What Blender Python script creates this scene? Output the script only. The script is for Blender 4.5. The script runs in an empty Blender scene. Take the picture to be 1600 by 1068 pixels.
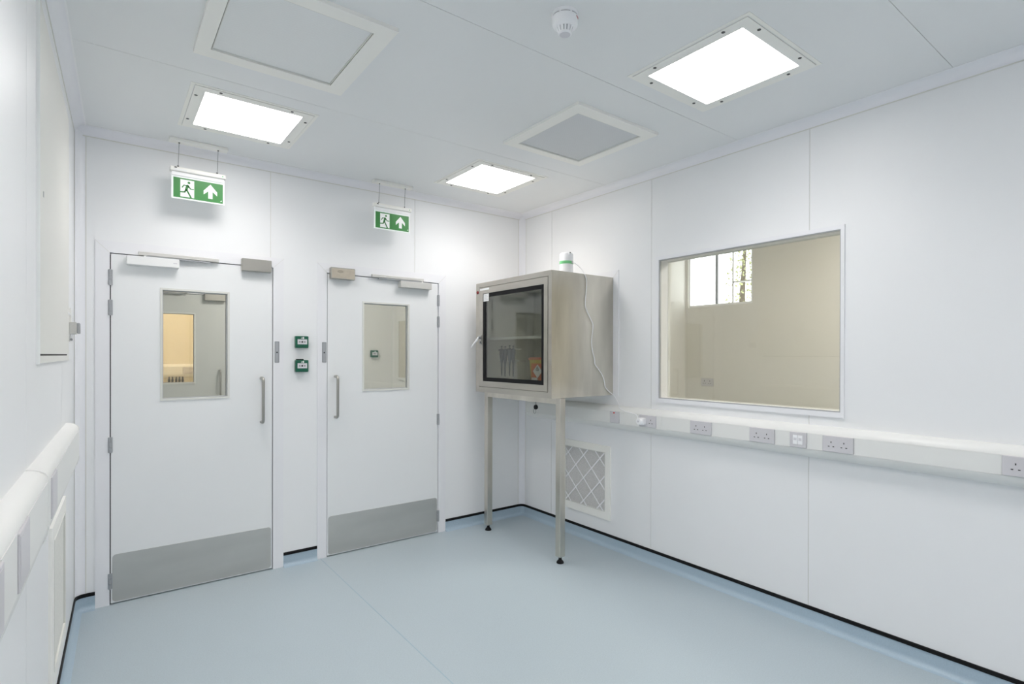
import bpy, bmesh, math, random
from mathutils import Vector, Matrix

random.seed(7)
scene = bpy.context.scene
COL = scene.collection

# ------------------------------------------------------------------ camera
CAM = Vector((-3.05487, -3.99663, 1.46026))
yaw, pitch, roll = 0.659078, -0.002118, 0.002283
fw = Vector((math.sin(yaw) * math.cos(pitch), math.cos(yaw) * math.cos(pitch), math.sin(pitch)))
r0 = Vector((math.cos(yaw), -math.sin(yaw), 0))
u0 = r0.cross(fw)
r1 = r0 * math.cos(roll) + u0 * math.sin(roll)
u1 = -r0 * math.sin(roll) + u0 * math.cos(roll)
cd = bpy.data.cameras.new('camera')
cam = bpy.data.objects.new('camera', cd)
COL.objects.link(cam)
M = Matrix((r1, u1, -fw)).transposed().to_4x4()
M.translation = CAM
cam.matrix_world = M
cd.sensor_width = 36
cd.lens = 851.13 * 36 / 1600
cd.shift_x = -(822.07 - 800) / 1600
cd.shift_y = (557.02 - 534) / 1600
cd.clip_start = 0.02
scene.camera = cam

# ------------------------------------------------------------------ world, exposure
world = bpy.data.worlds.new('overcast_sky')
scene.world = world
world.use_nodes = True
bg = world.node_tree.nodes['Background']
bg.inputs[0].default_value = (0.93, 0.97, 1.0, 1)
bg.inputs[1].default_value = 3.6
scene.view_settings.view_transform = 'Standard'
scene.view_settings.look = 'None'
scene.view_settings.gamma = 1
scene.view_settings.use_curve_mapping = False
scene.view_settings.exposure = 0.08
try:
    scene.cycles.diffuse_bounces = 8
    scene.cycles.max_bounces = 16
    scene.cycles.transparent_max_bounces = 16
except Exception:
    pass
LAMP = 1.95           # glow of the translucent light panels in this room
LAMP_W = 4.2         # watts of the lamp behind each panel
LAMP_SPREAD = 132
LAMP_COL = (1.0, 0.965, 0.945)
LAMP_CORRIDOR = 41.0
FILL_NEXT = 39.0
LAMP_WARM = 45.0

# ------------------------------------------------------------------ materials
def mat(name, col, rough=0.5, metal=0.0, spec=0.5, noise=None, bump=None, coat=0.0, emit=None):
    m = bpy.data.materials.new(name)
    m.use_nodes = True
    nt = m.node_tree
    b = nt.nodes['Principled BSDF']
    b.inputs['Base Color'].default_value = (*col, 1)
    b.inputs['Roughness'].default_value = rough
    b.inputs['Metallic'].default_value = metal
    b.inputs['Specular IOR Level'].default_value = spec
    b.inputs['Coat Weight'].default_value = coat
    tc = None
    if noise or bump:
        tc = nt.nodes.new('ShaderNodeTexCoord')
    if noise:
        sc, amt, stretch = noise
        mp = nt.nodes.new('ShaderNodeMapping')
        mp.inputs['Scale'].default_value = stretch
        nz = nt.nodes.new('ShaderNodeTexNoise')
        nz.inputs['Scale'].default_value = sc
        nz.inputs['Detail'].default_value = 4
        nt.links.new(tc.outputs['Object'], mp.inputs[0])
        nt.links.new(mp.outputs[0], nz.inputs['Vector'])
        mx = nt.nodes.new('ShaderNodeMix')
        mx.data_type = 'RGBA'
        mx.inputs[6].default_value = (*[max(0, c * (1 - amt)) for c in col], 1)
        mx.inputs[7].default_value = (*[min(1, c * (1 + amt)) for c in col], 1)
        nt.links.new(nz.outputs['Fac'], mx.inputs[0])
        nt.links.new(mx.outputs[2], b.inputs['Base Color'])
    if bump:
        sc, st = bump
        nb = nt.nodes.new('ShaderNodeTexNoise')
        nb.inputs['Scale'].default_value = sc
        bp = nt.nodes.new('ShaderNodeBump')
        bp.inputs['Strength'].default_value = st
        bp.inputs['Distance'].default_value = 0.002
        nt.links.new(tc.outputs['Object'], nb.inputs['Vector'])
        nt.links.new(nb.outputs['Fac'], bp.inputs['Height'])
        nt.links.new(bp.outputs[0], b.inputs['Normal'])
    if emit:
        b.inputs['Emission Color'].default_value = (*emit[0], 1)
        b.inputs['Emission Strength'].default_value = emit[1]
    return m

def glass_mat(name, tint, refl=0.5):
    m = bpy.data.materials.new(name)
    m.use_nodes = True
    nt = m.node_tree
    nt.nodes.clear()
    out = nt.nodes.new('ShaderNodeOutputMaterial')
    tr = nt.nodes.new('ShaderNodeBsdfTransparent')
    tr.inputs[0].default_value = (*tint, 1)
    gl = nt.nodes.new('ShaderNodeBsdfGlossy')
    gl.inputs['Roughness'].default_value = 0.0
    gl.inputs[0].default_value = (1, 1, 1, 1)
    fr = nt.nodes.new('ShaderNodeFresnel')
    ge = nt.nodes.new('ShaderNodeNewGeometry')     # same reflectance on both faces of the pane
    ma = nt.nodes.new('ShaderNodeMath'); ma.operation = 'MULTIPLY_ADD'
    ma.inputs[1].default_value = 1 / 1.5 - 1.5
    ma.inputs[2].default_value = 1.5
    nt.links.new(ge.outputs['Backfacing'], ma.inputs[0])
    nt.links.new(ma.outputs[0], fr.inputs[0])
    ml = nt.nodes.new('ShaderNodeMath')
    ml.operation = 'MULTIPLY'
    ml.inputs[1].default_value = refl
    ml.use_clamp = True
    mx = nt.nodes.new('ShaderNodeMixShader')
    nt.links.new(fr.outputs[0], ml.inputs[0])
    nt.links.new(ml.outputs[0], mx.inputs[0])
    nt.links.new(tr.outputs[0], mx.inputs[1])
    nt.links.new(gl.outputs[0], mx.inputs[2])
    nt.links.new(mx.outputs[0], out.inputs[0])
    return m

def emis(name, col, s, clear=False):
    m = bpy.data.materials.new(name)
    m.use_nodes = True
    nt = m.node_tree
    nt.nodes.clear()
    out = nt.nodes.new('ShaderNodeOutputMaterial')
    e = nt.nodes.new('ShaderNodeEmission')
    e.inputs[0].default_value = (*col, 1)
    e.inputs[1].default_value = s
    if clear:
        t = nt.nodes.new('ShaderNodeBsdfTransparent')
        a = nt.nodes.new('ShaderNodeAddShader')
        nt.links.new(e.outputs[0], a.inputs[0]); nt.links.new(t.outputs[0], a.inputs[1])
        nt.links.new(a.outputs[0], out.inputs[0])
    else:
        nt.links.new(e.outputs[0], out.inputs[0])
    return m

def mesh_fabric(name, col, amt, scale):
    """fine woven diffuser mesh: two crossed waves"""
    m = mat(name, col, 0.55)
    nt = m.node_tree
    b = nt.nodes['Principled BSDF']
    tc = nt.nodes.new('ShaderNodeTexCoord')
    ck = nt.nodes.new('ShaderNodeTexChecker')
    ck.inputs['Scale'].default_value = scale
    ck.inputs[1].default_value = (*col, 1)
    ck.inputs[2].default_value = (*[c * (1 - amt) for c in col], 1)
    nt.links.new(tc.outputs['Object'], ck.inputs['Vector'])
    nt.links.new(ck.outputs[0], b.inputs['Base Color'])
    return m

MT = {
    'wall': mat('wall_panel_white', (0.875, 0.88, 0.89), 0.42, noise=(1.1, 0.012, (1, 1, 1))),
    'ceiling': mat('ceiling_panel_white', (0.84, 0.85, 0.855), 0.45, noise=(1.3, 0.012, (1, 1, 1))),
    'sealant': mat('joint_sealant', (0.72, 0.715, 0.67), 0.6),
    'cove': mat('cove_plastic', (0.89, 0.89, 0.925), 0.35),
    'door': mat('door_laminate', (0.855, 0.865, 0.87), 0.38, noise=(2.0, 0.01, (1, 1, 1))),
    'door_dimmed': mat('corridor_door_dimmed', (0.60, 0.605, 0.575), 0.4),  # same door as the white ones, greyed to stand for dim corridor light
    'frame': mat('frame_white', (0.86, 0.86, 0.885), 0.35),
    'cream': mat('cream_white_metal', (0.92, 0.91, 0.87), 0.42),
    'bead': mat('glazing_bead', (0.74, 0.74, 0.70), 0.4),
    'floor': mat('vinyl_floor_blue', (0.43, 0.50, 0.54), 0.34, spec=0.5, noise=(170, 0.14, (1, 1, 1)), bump=(400, 0.05)),
    'skirt': mat('vinyl_skirting_blue', (0.40, 0.505, 0.59), 0.34, noise=(170, 0.12, (1, 1, 1))),
    'weld': mat('vinyl_weld', (0.33, 0.45, 0.52), 0.5),
    'black': mat('black_rubber', (0.010, 0.010, 0.011), 0.5, spec=0.15),
    'gap': mat('dark_gap', (0.05, 0.05, 0.05), 0.8),
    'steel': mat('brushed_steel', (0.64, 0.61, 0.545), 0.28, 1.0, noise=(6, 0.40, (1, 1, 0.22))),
    'steel_shaded': mat('brushed_steel_shaded', (0.52, 0.495, 0.445), 0.30, 1.0, noise=(6, 0.30, (1, 0.25, 1))),  # body steel again, colour darkened to offset the white wall's reflection
    'lock_steel': mat('lock_steel', (0.47, 0.45, 0.41), 0.36, 0.9),
    'hatch_cream': mat('hatch_cream', (0.80, 0.79, 0.745), 0.42),
    'steel_dark': mat('brushed_steel_plate', (0.62, 0.605, 0.575), 0.36, 1.0, noise=(3.0, 0.14, (0.6, 1, 2.5))),
    'steel_bright': mat('satin_steel', (0.46, 0.45, 0.42), 0.28, 1.0),
    'brightened_lining': mat('cabinet_lining_brightened', (0.72, 0.72, 0.68), 0.4, 0.35),  # paler than the steel shell, stands in for light inside the cabinet
    'alu': mat('silver_paint', (0.90, 0.90, 0.895), 0.34, 0.25),
    'alu_warm': mat('silver_paint_warm', (0.66, 0.65, 0.62), 0.36, 0.35),
    'taupe': mat('tarnished_cover', (0.56, 0.50, 0.41), 0.4, 0.75, noise=(30, 0.18, (1, 1, 1))),
    'strike': mat('grey_plate', (0.46, 0.47, 0.49), 0.4, 0.6),
    'strike_dark': mat('grey_plate_rim', (0.34, 0.35, 0.36), 0.4, 0.6),
    'screw': mat('dark_screw', (0.10, 0.10, 0.10), 0.4, 0.5),
    'trunk': mat('trunking_white', (0.83, 0.83, 0.81), 0.38),
    'socket': mat('socket_plate', (0.655, 0.64, 0.665), 0.35),
    'white': mat('white_plastic', (0.93, 0.93, 0.945), 0.32),
    'whitepaint': mat('white_symbol', (0.88, 0.89, 0.88), 0.5),
    'green_sign': mat('sign_green', (0.042, 0.225, 0.052), 0.35, emit=((0.05, 0.42, 0.08), 0.05)),
    'sign_panel': mat('sign_acrylic', (0.85, 0.88, 0.87), 0.2, emit=((0.9, 1.0, 0.95), 0.14)),
    'sign_white': mat('sign_white', (0.88, 0.89, 0.88), 0.4, emit=((0.95, 1.0, 0.97), 0.10)),
    'green_box': mat('callpoint_green', (0.003, 0.105, 0.056), 0.35),
    'label': mat('label_grey', (0.70, 0.69, 0.72), 0.5),
    'lcd_green': mat('band_green', (0.20, 0.62, 0.26), 0.3),
    'red': mat('red_neon', (0.62, 0.035, 0.02), 0.3, emit=((0.8, 0.05, 0.02), 0.15)),
    'darkred': mat('dark_red_lens', (0.22, 0.008, 0.012), 0.2),
    'pip': mat('pipette_grey', (0.075, 0.09, 0.105), 0.4),
    'pip_dark': mat('pipette_dark', (0.03, 0.03, 0.033), 0.4),
    'bin_yellow': mat('bin_yellow', (0.62, 0.47, 0.03), 0.4),
    'bin_orange': mat('bin_orange', (0.72, 0.16, 0.04), 0.4),
    'bin_green': mat('bin_label_green', (0.16, 0.50, 0.08), 0.5),
    'symbol': mat('symbol_black', (0.03, 0.03, 0.03), 0.6),
    'diffuser': emis('lamp_diffuser', LAMP_COL, LAMP, True),
    'diffuser_c': emis('corridor_lamp', (1.0, 0.975, 0.93), LAMP_CORRIDOR),
    'diffuser_n': emis('next_room_fill_lamp', (1.0, 0.965, 0.90), FILL_NEXT),
    'diffuser_w': emis('warm_lamp', (1.0, 0.81, 0.55), LAMP_WARM),
    'filter_mesh': mesh_fabric('filter_mesh', (0.85, 0.86, 0.86), 0.06, 260),
    'filter_mesh2': mesh_fabric('filter_mesh_grey', (0.69, 0.70, 0.715), 0.08, 260),
    'pleat': mat('pleated_media', (0.66, 0.65, 0.64), 0.8, noise=(160, 0.30, (1, 1, 1))),
    'pleat_cream': mat('cream_media', (0.78, 0.775, 0.74), 0.7, noise=(90, 0.10, (1, 1, 1))),
    'glass_win': glass_mat('window_glass', (0.93, 0.93, 0.905), 1.1),
    'glass_door': glass_mat('door_glass', (0.90, 0.905, 0.895), 1.0),
    'glass_cab': glass_mat('cabinet_glass', (0.78, 0.79, 0.76), 1.3),
    'glass_clear': glass_mat('clear_pane', (0.97, 0.98, 0.98), 1.0),
    'next_wall': mat('next_room_cream', (0.80, 0.78, 0.735), 0.55),
    'corr_wall': mat('corridor_grey', (0.76, 0.755, 0.72), 0.5),
    'warm_wall': mat('warm_room_cream', (0.84, 0.79, 0.68), 0.55),
    'leaf': mat('leaf_green', (0.34, 0.36, 0.17), 0.6, noise=(6, 0.5, (1, 1, 1))),
    'bark': mat('bark', (0.10, 0.08, 0.05), 0.8),
    'mullion': mat('mullion_grey', (0.11, 0.11, 0.11), 0.4),
}

# ------------------------------------------------------------------ mesh builder
W = {}

class MB:
    def __init__(self, tf=None):
        self.v, self.f, self.tf = [], [], tf

    def add(self, vs, fs):
        n = len(self.v)
        self.v += [Vector(p) for p in vs]
        self.f += [tuple(i + n for i in f) for f in fs]
        return self

    def box(self, x0, x1, y0, y1, z0, z1, bev=0.0, seg=1):
        x0, x1 = sorted((x0, x1)); y0, y1 = sorted((y0, y1)); z0, z1 = sorted((z0, z1))
        if bev <= 0:
            vs = [(x, y, z) for z in (z0, z1) for y in (y0, y1) for x in (x0, x1)]
            fs = [(0, 2, 3, 1), (4, 5, 7, 6), (0, 1, 5, 4), (2, 6, 7, 3), (0, 4, 6, 2), (1, 3, 7, 5)]
            return self.add(vs, fs)
        bm = bmesh.new()
        bmesh.ops.create_cube(bm, size=1)
        for v in bm.verts:
            v.co = ((x0 + x1) / 2 + v.co.x * (x1 - x0), (y0 + y1) / 2 + v.co.y * (y1 - y0), (z0 + z1) / 2 + v.co.z * (z1 - z0))
        b = min(bev, 0.49 * min(x1 - x0, y1 - y0, z1 - z0))
        bmesh.ops.bevel(bm, geom=bm.edges[:], offset=b, segments=seg, affect='EDGES', profile=0.5)
        bm.verts.index_update()
        self.add([v.co.copy() for v in bm.verts], [tuple(v.index for v in f.verts) for f in bm.faces])
        bm.free()
        return self

    def prism(self, pts, axis, a, b):
        """extrude a 2D polygon along an axis (0,1,2) from a to b; pts are in the two other axes in order"""
        n = len(pts)
        def P(p, t):
            q = list(p); q.insert(axis, t); return q
        vs = [P(p, a) for p in pts] + [P(p, b) for p in pts]
        fs = [tuple(range(n - 1, -1, -1)), tuple(range(n, 2 * n))]
        fs += [(i, (i + 1) % n, n + (i + 1) % n, n + i) for i in range(n)]
        return self.add(vs, fs)

    def tube(self, path, r, n=10, cap=True):
        path = [Vector(p) for p in path]
        rings = []
        t0 = (path[1] - path[0]).normalized()
        ref = Vector((0, 0, 1)) if abs(t0.z) < 0.9 else Vector((1, 0, 0))
        nrm = t0.cross(ref).normalized()
        for i, p in enumerate(path):
            if i == 0: t = path[1] - path[0]
            elif i == len(path) - 1: t = path[-1] - path[-2]
            else: t = (path[i + 1] - p).normalized() + (p - path[i - 1]).normalized()
            t.normalize()
            nrm = (nrm - t * nrm.dot(t)).normalized()
            bn = t.cross(nrm)
            rr = r[i] if isinstance(r, (list, tuple)) else r
            rings.append([p + nrm * (math.cos(2 * math.pi * k / n) * rr) + bn * (math.sin(2 * math.pi * k / n) * rr) for k in range(n)])
        vs = [v for ring in rings for v in ring]
        fs = []
        for i in range(len(rings) - 1):
            for k in range(n):
                a, b = i * n + k, i * n + (k + 1) % n
                fs.append((a, b, b + n, a + n))
        if cap:
            fs.append(tuple(range(n - 1, -1, -1)))
            fs.append(tuple(range((len(rings) - 1) * n, len(rings) * n)))
        return self.add(vs, fs)

    def lathe(self, c, prof, n=32, axis=2):
        """prof: (r, h) from one end to the other, revolved about the axis through c"""
        vs, fs = [], []
        for r, h in prof:
            for k in range(n):
                a = 2 * math.pi * k / n
                q = [r * math.cos(a), r * math.sin(a)]
                q.insert(axis, h)
                vs.append((c[0] + q[0], c[1] + q[1], c[2] + q[2]))
        for i in range(len(prof) - 1):
            for k in range(n):
                a, b = i * n + k, i * n + (k + 1) % n
                fs.append((a, b, b + n, a + n))
        fs.append(tuple(range(n - 1, -1, -1)))
        fs.append(tuple(range((len(prof) - 1) * n, len(prof) * n)))
        return self.add(vs, fs)

    def sweep(self, path, prof):
        """sweep a closed profile (d to the right of the path, z) along an XY path with mitred joints"""
        m = len(prof)
        vs, fs = [], []
        P = [Vector((p[0], p[1])) for p in path]
        for i, p in enumerate(P):
            def nr(a, b):
                t = (b - a).normalized(); return Vector((t.y, -t.x))
            if i == 0: n = nr(P[0], P[1])
            elif i == len(P) - 1: n = nr(P[-2], P[-1])
            else:
                n1, n2 = nr(P[i - 1], p), nr(p, P[i + 1])
                n = (n1 + n2); n = n / max(0.2, n.length_squared) * 2
            for d, z in prof:
                vs.append((p.x + n.x * d, p.y + n.y * d, z))
        for i in range(len(P) - 1):
            for k in range(m):
                a, b = i * m + k, i * m + (k + 1) % m
                fs.append((a, b, b + m, a + m))
        fs.append(tuple(range(m - 1, -1, -1)))
        fs.append(tuple(range((len(P) - 1) * m, len(P) * m)))
        return self.add(vs, fs)

    def build(self, name, m, parent=None, smooth=False, origin=None):
        vs = [self.tf @ v for v in self.v] if self.tf else self.v
        if origin is None:
            lo = Vector([min(v[i] for v in vs) for i in range(3)])
            hi = Vector([max(v[i] for v in vs) for i in range(3)])
            origin = Vector(((lo.x + hi.x) / 2, (lo.y + hi.y) / 2, lo.z))
        origin = Vector(origin)
        me = bpy.data.meshes.new(name)
        me.from_pydata([v - origin for v in vs], [], self.f)
        bm = bmesh.new(); bm.from_mesh(me)
        bmesh.ops.recalc_face_normals(bm, faces=bm.faces[:])
        bm.to_mesh(me); bm.free()
        me.materials.append(MT[m] if isinstance(m, str) else m)
        if smooth:
            me.shade_smooth()
            me.set_sharp_from_angle(angle=math.radians(38))
        o = bpy.data.objects.new(name, me)
        COL.objects.link(o)
        W[o] = origin
        if parent is not None:
            o.parent = parent
            o.location = origin - W[parent]
        else:
            o.location = origin
        return o

def tag(o, label=None, cat=None, group=None, kind=None):
    if label: o['label'] = label
    if cat: o['category'] = cat
    if group: o['group'] = group
    if kind: o['kind'] = kind
    return o

def thing(name, label, cat, loc, group=None, kind=None):
    o = bpy.data.objects.new(name, None)
    o.empty_display_size = 0.05
    COL.objects.link(o)
    o.location = loc
    W[o] = Vector(loc)
    return tag(o, label, cat, group, kind)

def copy_thing(src, offset, label, group=None):
    r = src.copy(); COL.objects.link(r)
    W[r] = W[src] + Vector(offset); r.location = W[r]
    r['label'] = label
    if group: r['group'] = group
    for ch in list(src.children):
        c = ch.copy(); COL.objects.link(c); c.parent = r
        for g in ch.children:
            d = g.copy(); COL.objects.link(d); d.parent = c
    return r

def rects(a0, a1, b0, b1, holes):
    """rectangle minus rectangular holes -> list of rectangles"""
    xs = sorted({a0, a1, *[min(max(h[i], a0), a1) for h in holes for i in (0, 1)]})
    out = []
    for x0, x1 in zip(xs, xs[1:]):
        if x1 - x0 < 1e-6: continue
        xm = (x0 + x1) / 2
        cuts = sorted([(h[2], h[3]) for h in holes if h[0] < xm < h[1]])
        z = b0
        for c0, c1 in cuts:
            if c0 > z: out.append((x0, x1, z, min(c0, b1)))
            z = max(z, c1)
        if z < b1: out.append((x0, x1, z, b1))
    return out

def rrect(x0, x1, y0, y1, r, n=5):
    pts = []
    for cx, cy, a in ((x1 - r, y1 - r, 0), (x0 + r, y1 - r, 90), (x0 + r, y0 + r, 180), (x1 - r, y0 + r, 270)):
        for k in range(n + 1):
            t = math.radians(a + 90 * k / n)
            pts.append((cx + r * math.cos(t), cy + r * math.sin(t)))
    return pts

def ring_frame(mb, axis, a, b, o, i):
    """flat rectangular ring between outer o=(u0,u1,v0,v1) and inner i, extruded on axis from a to b, mitred corners"""
    O = [(o[0], o[2]), (o[1], o[2]), (o[1], o[3]), (o[0], o[3])]
    I = [(i[0], i[2]), (i[1], i[2]), (i[1], i[3]), (i[0], i[3])]
    for k in range(4):
        mb.prism([O[k], O[(k + 1) % 4], I[(k + 1) % 4], I[k]], axis, a, b)
    return mb

# ------------------------------------------------------------------ dimensions
H = 2.754
YF = -8.2                    # wall behind the camera
LX0, LA = -3.18647, 0.022729  # left wall: x = LX0 + LA * y
def lx(y): return LX0 + LA * y
# left-wall frame: local (d into room, y along wall, z) -> world
_t = Vector((LA, 1, 0)).normalized(); _n = Vector((_t.y, -_t.x, 0))
LT = Matrix(((_n.x, _t.x, 0, LX0), (_n.y, _t.y, 0, 0), (0, 0, 1, 0), (0, 0, 0, 1)))

D1 = (-3.024, -2.149)        # door leaves
D2 = (-1.778, -0.881)
FW = 0.072
LEAF_T = 2.050
CABH = (-1.02, -0.42, 1.28, 1.93)       # unseen rear opening of the pass-through cabinet, added to light its interior
WIN = (-2.750, -1.565, 1.165, 2.126)   # right wall window opening (y0,y1,z0,z1)

# ------------------------------------------------------------------ floor
fl = MB().box(-3.5, 0.1, YF - 0.1, 0.12, -0.1, 0).build('floor', 'floor')
tag(fl, 'pale blue speckled vinyl floor of the white room', 'floor', kind='structure')
MB().box(-1.829, -1.825, YF, 0.0, 0, 0.0006).build('weld_seam', 'weld', fl)

# ------------------------------------------------------------------ back wall
wb = MB()
dh = [(D1[0] - FW + .03, D1[1] + FW - .03, 0, LEAF_T + FW - .03), (D2[0] - FW + .03, D2[1] + FW - .03, 0, LEAF_T + FW - .03)]
for r in rects(-3.4, 0.1, 0, H, dh):
    wb.box(r[0], r[1], 0.003, 0.1, r[2], r[3])
wall_back = tag(wb.build('wall_back', 'sealant'), 'white panelled wall with the two doors', 'wall', kind='structure')
G = 0.002
js = [-3.3, -2.16, -1.09, 0.0]
for a, b in zip(js, js[1:]):
    m = MB()
    for r in rects(a + G, b - G, 0, H, dh):
        m.box(r[0], r[1], 0, 0.0028, r[2], r[3])
    m.build('panel', 'wall', wall_back)

# ------------------------------------------------------------------ right wall
wr = MB()
for r in rects(YF, 0.1, 0, H, [WIN, CABH]):
    wr.box(0.003, 0.1, r[0], r[1], r[2], r[3])
wall_right = tag(wr.build('wall_right', 'sealant'), 'white panelled wall with the large window', 'wall', kind='structure')
js = [YF, -6.946, -5.856, -4.766, -3.676, -2.586, -1.496, -0.412, 0.0]
for a, b in zip(js, js[1:]):
    m = MB()
    for r in rects(a + G, b - G, 0, H, [WIN, CABH]):
        m.box(0, 0.0028, r[0], r[1], r[2], r[3])
    m.build('panel', 'wall', wall_right)

# ------------------------------------------------------------------ left wall
wall_left = tag(MB(LT).box(-0.1, -0.003, YF, 0.1, 0, H).build('wall_left', 'sealant'),
                'white panelled wall at the left edge', 'wall', kind='structure')
js = [YF, -7.35, -6.26, -5.17, -4.08, -2.99, -1.905, -0.815, 0.0]
for a, b in zip(js, js[1:]):
    MB(LT).box(-0.0028, 0, a + G, b - G, 0, H).build('panel', 'wall', wall_left)
wf = tag(MB().box(-3.5, 0.1, YF - 0.1, YF, 0, H).build('wall_front', 'wall'),
         'plain white wall facing the two doors', 'wall', kind='structure')

# ------------------------------------------------------------------ ceiling
ceil = tag(MB().box(-3.5, 0.1, YF - 0.1, 0.1, H + 0.003, H + 0.1).build('ceiling', 'sealant'),
           'pale grey panelled ceiling with recessed light panels', 'ceiling', kind='structure')
js = [YF, -7.6, -6.51, -5.42, -4.33, -3.235, -2.187, -1.094, 0.1]
for a, b in zip(js, js[1:]):
    MB().box(-3.45, 0.05, a + G * .7, b - G * .7, H, H + 0.0028).build('panel', 'ceiling', ceil)

# ------------------------------------------------------------------ coving (concave quarter rounds)
R = 0.048
def cove_prof(z=None, n=9):
    pts = [(0.0, 0.0)]
    for k in range(n + 1):
        t = math.pi / 2 * k / n
        pts.append((R - R * math.sin(t), R - R * math.cos(t)))   # from (R,0) to (0,R)
    # tiny lips that read as the sealed edge lines
    return pts
def cove_line(path, name, label):
    pr = []
    for (a, b) in cove_prof():
        pr.append((a, H - b))
    pr[0] = (0.0, H)
    o = MB().sweep(path, pr).build(name, 'cove', smooth=True)
    tag(o, label, 'coving', kind='structure')
    lip = []
    MB().sweep(path, [(0, H - R - .003), (0.0022, H - R - .003), (0.0022, H - R + .002), (0, H - R + .002)]).build('edge_bead', 'sealant', o)
    MB().sweep(path, [(R - .002, H), (R - .002, H - .0022), (R + .004, H - .0022), (R + .004, H)]).build('edge_bead', 'white', o)
    return o
cove_line([(lx(YF), YF), (lx(0), 0)], 'trim_1', 'ceiling coving along the left wall')
cove_line([(LX0, 0), (0, 0)], 'trim_2', 'ceiling coving above the two doors')
cove_line([(0, 0), (0, YF)], 'trim_3', 'ceiling coving above the large window')
def vcove(cx, cy, sx, name, label):
    pts = [(cx + sx * a, cy - b) for a, b in cove_prof()]
    o = MB().prism(pts, 2, 0.09, H - 0.02).build(name, 'cove', smooth=True)
    tag(o, label, 'coving', kind='structure')
    MB().box(cx + sx * (R - .001), cx + sx * (R + .003), cy - .0018, cy, 0.09, H - R).build('edge_bead', 'sealant', o)
    MB().box(cx, cx + sx * .0018, cy - R - .003, cy - R + .001, 0.09, H - R).build('edge_bead', 'sealant', o)
vcove(LX0, 0, 1, 'trim_4', 'upright corner coving left of the left-hand door')
vcove(0, 0, -1, 'trim_5', 'upright corner coving behind the steel cabinet')

# ------------------------------------------------------------------ coved vinyl skirting with black capping
def arc_path(p0, corner, p1, r, n=6):
    p0, c, p1 = Vector(p0), Vector(corner), Vector(p1)
    d0, d1 = (p0 - c).normalized(), (p1 - c).normalized()
    a, b = c + d0 * r, c + d1 * r
    pts = [p0]
    for k in range(n + 1):
        t = k / n
        pts.append(a * (1 - t) ** 2 + c * 2 * t * (1 - t) + b * t * t)
    pts.append(p1)
    return pts
SK = [(0.0, 0.0), (0.0, 0.083), (0.0032, 0.083), (0.0034, 0.03)]
for k in range(1, 7):
    t = math.pi / 2 * k / 6
    SK.append((0.0034 + 0.028 * (1 - math.cos(t)), 0.029 - 0.028 * math.sin(t) + 0.0))
SK.append((0.0335, 0.0))
CAP = [(0, 0.0765), (0.006, 0.0765), (0.0075, 0.082), (0.0065, 0.0945), (0.002, 0.0965), (0, 0.0965)]
def baseboard(path, name, label):
    o = MB().sweep(path, SK).build(name, 'skirt', smooth=True)
    tag(o, label, 'skirting', kind='structure')
    tag(MB().sweep(path, CAP).build('cap_strip', 'black', o), 'black rubber capping strip')
fl1, fr1 = D1[0] - FW, D1[1] + FW
fl2, fr2 = D2[0] - FW, D2[1] + FW
baseboard(arc_path((lx(YF), YF), (LX0, 0), (fl1, 0), 0.055), 'baseboard_left', 'blue coved skirting with black capping under the left wall')
baseboard([(fr1, 0), (fl2, 0)], 'baseboard_back', 'short blue skirting with black capping between the two doors')
baseboard(arc_path((fr2, 0), (0, 0), (0, YF), 0.055), 'baseboard_right', 'blue coved skirting with black capping under the large window')

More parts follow.
